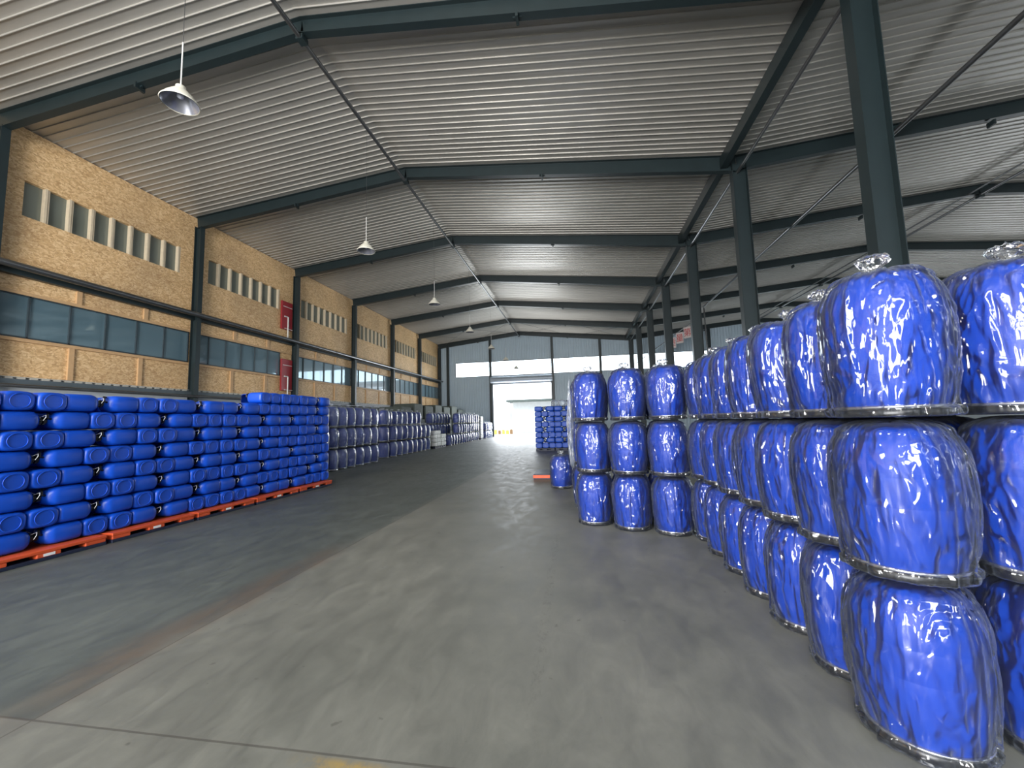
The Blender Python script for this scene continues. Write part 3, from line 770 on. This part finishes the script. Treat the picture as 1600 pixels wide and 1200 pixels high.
# ------------------------------------------------------------------ jerrycans
def superring(w, h, cx, cz, y, n=28, e=3.6):
    o = []
    for i in range(n):
        t_ = 2 * math.pi * i / n; c, s = math.cos(t_), math.sin(t_)
        o.append((cx + w / 2 * math.copysign(abs(c) ** (2 / e), c), y, cz + h / 2 * math.copysign(abs(s) ** (2 / e), s)))
    return o
def make_can(mat='can_blue', capmat='black_plastic'):
    root = empty('jerrycan'); m_ = MB(); n = 28
    W_, H_ = .322, .2545; cz = H_ / 2 + .001
    secs = [(.62, .006, 3), (.80, .0, 3.2), (.90, .006, 3.4), (.97, .022, 3.6), (1, .045, 3.8), (1, .17, 4.4), (1, .30, 4.4), (.96, .335, 3.6), (.84, .37, 3), (.62, .398, 2.6), (.34, .412, 2.2), (.17, .418, 2), (.16, .43, 2)]
    vs = []
    for s, y, e in secs: vs += superring(W_ * s if s > .2 else .07, H_ * (s * .98 if s > .2 else .27), 0, cz, y, n, e)
    fs = [(k * n + i, (k + 1) * n + i, (k + 1) * n + (i + 1) % n, k * n + (i + 1) % n) for k in range(len(secs) - 1) for i in range(n)]
    m_.add(vs, fs, True); m_.add(vs[:n], [tuple(range(n))]); m_.add(vs[-n:], [tuple(range(n - 1, -1, -1))])
    # moulded ring on the bottom
    tv = []; N1, N2 = 28, 6
    for i in range(N1):
        a = 2 * math.pi * i / N1
        for j in range(N2):
            b_ = 2 * math.pi * j / N2; r_ = .100 + .006 * math.cos(b_)
            tv.append((r_ * math.cos(a), .002 - .006 * math.sin(b_), cz + r_ * .96 * math.sin(a)))
    m_.add(tv, [(i * N2 + j, i * N2 + (j + 1) % N2, ((i + 1) % N1) * N2 + (j + 1) % N2, ((i + 1) % N1) * N2 + j) for i in range(N1) for j in range(N2)], True)
    m_.build('can_body', mat, root)
    m_ = MB(); m_.tube((0, .424, cz), (0, .460, cz), .05, 18)
    for i in range(12):
        a = 2 * math.pi * i / 12; m_.box((.05 * math.cos(a) - .005, .426, cz + .05 * math.sin(a) - .005), (.05 * math.cos(a) + .005, .455, cz + .05 * math.sin(a) + .005))
    m_.build('cap', capmat, root)
    m_ = MB(); pts = [(-.075, .395, cz + .02), (-.085, .440, cz + .03), (-.085, .446, cz + .085), (-.05, .430, cz + .105), (-.03, .385, cz + .100)]
    for a_, b_ in zip(pts[:-1], pts[1:]): m_.tube(a_, b_, .013, 8)
    m_.build('handle', 'black_plastic' if capmat == 'black_plastic' else mat, root)
    m_ = MB(); m_.tube((.03, .44, cz + .045), (.115, .452, cz + .075), .004, 6); m_.tube((.115, .452, cz + .075), (.15, .43, cz + .045), .004, 6); m_.tube((.15, .43, cz + .045), (.155, .40, cz + .0), .003, 6)
    m_.build('tie', 'white_tie', root)
    return root
WE, WK, LH = .327, .934, .2555
def can_row(proto_list, seq, origin, along, out, z, labelf, group, scale=1.0, z0=0):
    """seq of E (end-on) and K (cap-to-cap pair); along = unit direction of row, out = unit direction facing the viewer"""
    pos = 0; idx = 0
    along = Vector(along); out = Vector(out)
    def place(c, yaw, kind):
        nonlocal idx
        pr = proto_list[0]
        if proto_list[1]: p = copy_tree(pr)
        else: p = pr; proto_list[1] = True
        p.location = (c.x, c.y, z); p.scale = (scale,) * 3
        p.rotation_euler = (0, 0, yaw + rnd.uniform(-.015, .015))
        tag(p, labelf(idx, kind), 'jerrycan', group); idx += 1
    def yaw_of(v): return math.atan2(-v.x, v.y)      # local +Y -> v
    for ch in seq:
        if ch == 'E':
            c = Vector(origin) + along * (pos + WE / 2) * scale + out * rnd.uniform(-.006, .012)
            place(c, yaw_of(-out), 'end-on'); pos += WE
        else:
            j = rnd.uniform(-.01, .01)
            c = Vector(origin) + along * (pos + .001) * scale - out * (.158 * scale + rnd.uniform(-.004, .01))
            place(c, yaw_of(along), 'side-on'); c2 = Vector(origin) + along * (pos + WK - .001) * scale - out * (.158 * scale)
            place(c2, yaw_of(-along), 'side-on'); pos += WK
proto_can = [make_can(), False]
rows = ['EEKEEKKEEEEEK', 'KEEKEEEEKKEEE', 'EEKEEKKEEEEEK', 'KEEKEEEEKEEEEEE', 'EEKEEKKEEKEEE', 'KEEKEEEEKEEEK', 'EEKEEKKEEEEKE', 'KEEKEEEEKKEEE']
FX = -7.03
for r_, seq in enumerate(rows):
    L_ = seq.count('K') * WK + seq.count('E') * WE
    ext = 'E' if r_ % 2 else ''
    y00 = (10.60 - L_) if r_ not in () else 3.9
    seq2 = 'EE' + seq; y00 -= 2 * WE
    can_row(proto_can, seq2, (FX, y00, 0), (0, 1, 0), (1, 0, 0), .142 + (7 - r_) * LH,
            lambda i, kd, r_=r_: '%s blue jerrycan, %s from the left in the %s full row down, long left stack' % (kd, ORD[i], ORD[r_]), 'long left jerrycan stack')
can_row(proto_can, 'EEEEEK', (FX, 8.05, 0), (0, 1, 0), (1, 0, 0), .142 + 8 * LH,
        lambda i, kd: '%s blue jerrycan, %s from left in the short topmost row, long left stack' % (kd, ORD[i]), 'extra jerrycan row')

def inner_file(name, boxes, lab, mat):
    """the packed cans behind a visible face: nobody could count them, one object"""
    m_ = MB()
    for (x, y, z, w, l, h) in boxes:
        sec = [(.8, 0), (.97, .03), (1, .08), (1, l - .08), (.97, l - .03), (.8, l)]; vs = []
        for q, yy in sec: vs += superring(w * q, h * q, x, z + h / 2, y + yy, 14, 4)
        m_.add(vs, [(k * 14 + i, (k + 1) * 14 + i, (k + 1) * 14 + (i + 1) % 14, k * 14 + (i + 1) % 14) for k in range(5) for i in range(14)], True)
    return tag(m_.build(name, mat), lab, 'jerrycans', None, 'stuff')
bx = []
for r_ in range(9):
    y = 2.7 if r_ < 8 else 8.3
    while y < 10.1: bx.append((FX - .63, y, .142 + r_ * LH, .30, .42, LH)); y += .43
inner_file('inner_jerrycans', bx, 'blue jerrycans packed unseen behind the front face of the long left stack', 'can_blue')
def make_pallet(L_=1.30, D_=1.1):
    root = empty('plastic_pallet')
    m_ = MB()
    m_.bbox((-D_ / 2, -L_ / 2, .098), (D_ / 2, L_ / 2, .138), .006)
    m_.build('deck', 'pallet_orange', root)
    for sx in (-1, 0, 1):
        for sy in (-1, 0, 1):
            m_ = MB(); cx, cy = sx * (D_ / 2 - .07), sy * (L_ / 2 - .13)
            m_.bbox((cx - .065, cy - .125, .045), (cx + .065, cy + .125, .099), .008); m_.build('block', 'pallet_orange', root)
    for sx in (-1, 0, 1):
        m_ = MB(); cx = sx * (D_ / 2 - .07); m_.bbox((cx - .068, -L_ / 2, 0), (cx + .068, L_ / 2, .046), .006); m_.build('skid', 'pallet_navy', root)
    m_ = MB(); m_.box((D_ / 2 - .004, -.06, .055), (D_ / 2 - .003 + .001, .06, .09)); o = m_.build('label', 'white_tie', root); tag(o, 'small white label')
    return root
pal = make_pallet()
for i, yc in enumerate((3.02, 4.39, 5.76, 7.13, 8.50, 9.87)):
    o = pal if i == 0 else copy_tree(pal)
    o.location = (-7.42, yc, 0)
    tag(o, 'orange plastic pallet under the long jerrycan stack, %s' % ('at the left frame edge' if i == 1 else 'just outside the left frame edge' if i == 0 else '%s from the left' % ORD[i - 1]), 'pallet', 'orange pallets')
o = copy_tree(pal); o.location = (-.70, 12.0, 0); o.rotation_euler = (0, 0, math.radians(-90))
tag(o, 'empty red and navy pallet lying on the floor behind the single drum', 'pallet')
for ch in o.children:
    if ch.name.startswith('deck'): ch.data = ch.data.copy(); ch.data.materials[0] = MAT['pallet_navy']
d = MB(); d.bbox((.53, -.66, .03), (.57, .66, .115), .006); tag(d.build('side_rail', 'pallet_orange', o), 'red front rail')

# far stack of jerrycans at the right, seen front on
far_can = [make_can('can_blue_far'), False]
SC = 1.10
bx = []
for r_ in range(8):
    for y_ in (22.52, 22.9):
        for q in range(6): bx.append((-2.24 + q * .35, y_, .142 + r_ * LH * 1.1, .34, .36, LH * 1.1))
inner_file('inner_jerrycans', bx, 'blue jerrycans packed unseen behind the far front-facing stacks', 'can_blue_far')
for pi in range(2):
    ox = -2.42 + pi * 1.06
    for r_ in range(8):
        seq = 'K' if r_ % 2 == 0 else 'EEE'
        can_row(far_can, seq, (ox, 22.0, 0), (1, 0, 0), (0, -1, 0), .142 + (7 - r_) * LH * SC * 1.0,
                lambda i, kd, r_=r_, pi=pi: '%s dull blue jerrycan, %s in %s row down, %s far stack' % (kd, ORD[i], ORD[r_], ('left', 'middle', 'right')[pi]), 'far blue jerrycan stacks', SC)
    o = copy_tree(pal); o.location = (ox + .51, 22.56, 0); o.rotation_euler = (0, 0, math.radians(-90)); o.scale = (1, .77, 1)
    for ch in o.children: ch.data = ch.data.copy(); ch.data.materials[0] = MAT['pallet_navy']
    tag(o, 'dark pallet under the %s far jerrycan stack' % ('left', 'middle', 'right')[pi], 'pallet', 'far pallets')
for i, x in enumerate((-1.35, -.95, -.55)):
    m_ = MB(); b_ = bag_mesh(20 + i, True, 1.0, 48, 24); b_.v = [(p[0] * .75, p[1] * .75, p[2] * .42) for p in b_.v]
    o = b_.build('film_bundle', 'film_far', loc=(0, 0, 0)); o.location = (x, 22.5, .146 + 8 * LH * SC)
    tag(o, 'clear film bundle on top of the far jerrycan stacks, %s from the left' % ORD[i], 'bundle', 'film bundles')

# white jerrycans between the left drum blocks
white_can = [make_can('white_plastic', 'white_plastic'), False]
for (yy, nr, nm) in ((25.3, 4, 'low'), (26.4, 3, 'second low'), (37.5, 8, 'tall')):
    for r_ in range(nr):
        seq = 'EEE'
        can_row(white_can, seq, (-9.25, yy, 0), (0, 1, 0), (1, 0, 0), .142 + r_ * LH,
                lambda i, kd, r_=r_, nm=nm: '%s white jerrycan, %s in %s row up, %s white stack' % (kd, ORD[i], ORD[r_], nm), 'white jerrycans')
        if nr < 8 or True:
            can_row(white_can, 'EEE', (-9.25 - 1.47, yy, 0), (1, 0, 0), (0, -1, 0), .142 + r_ * LH,
                lambda i, kd, r_=r_, nm=nm: 'white jerrycan facing us, %s in %s row up, %s white stack' % (ORD[i], ORD[r_], nm), 'white jerrycans facing us')
    o = copy_tree(pal); o.location = (-9.99, yy + .5, 0); o.scale = (1.3, .78, 1)
    for ch in o.children: ch.data = ch.data.copy(); ch.data.materials[0] = MAT['pallet_navy']
    tag(o, 'dark pallet under the %s white jerrycan stack' % nm, 'pallet', 'pallets under white jerrycans')

# grey wrapped goods piled against the far left wall
for i in range(7):
    y = 27 + i * 2.3; m_ = MB()
    hgt = (2.9, 3.2, 3.1, 3.25, 3.15, 3.3, 3.0)[i]; n = 10; vs = []
    m_.bbox((-14.3, y, 0), (-12.3, y + 2.1, .9), .04); m_.bbox((-14.25, y + .04, .9), (-12.35, y + 2.06, 2.0), .05); m_.bbox((-14.2, y + .1, 2.0), (-12.45, y + 1.95, hgt), .09)
    tag(m_.build('wrapped_goods', 'grey_goods'), 'dark grey sheeted goods pile far back along the left wall, %s along' % ORD[i], 'goods', 'sheeted goods piles')
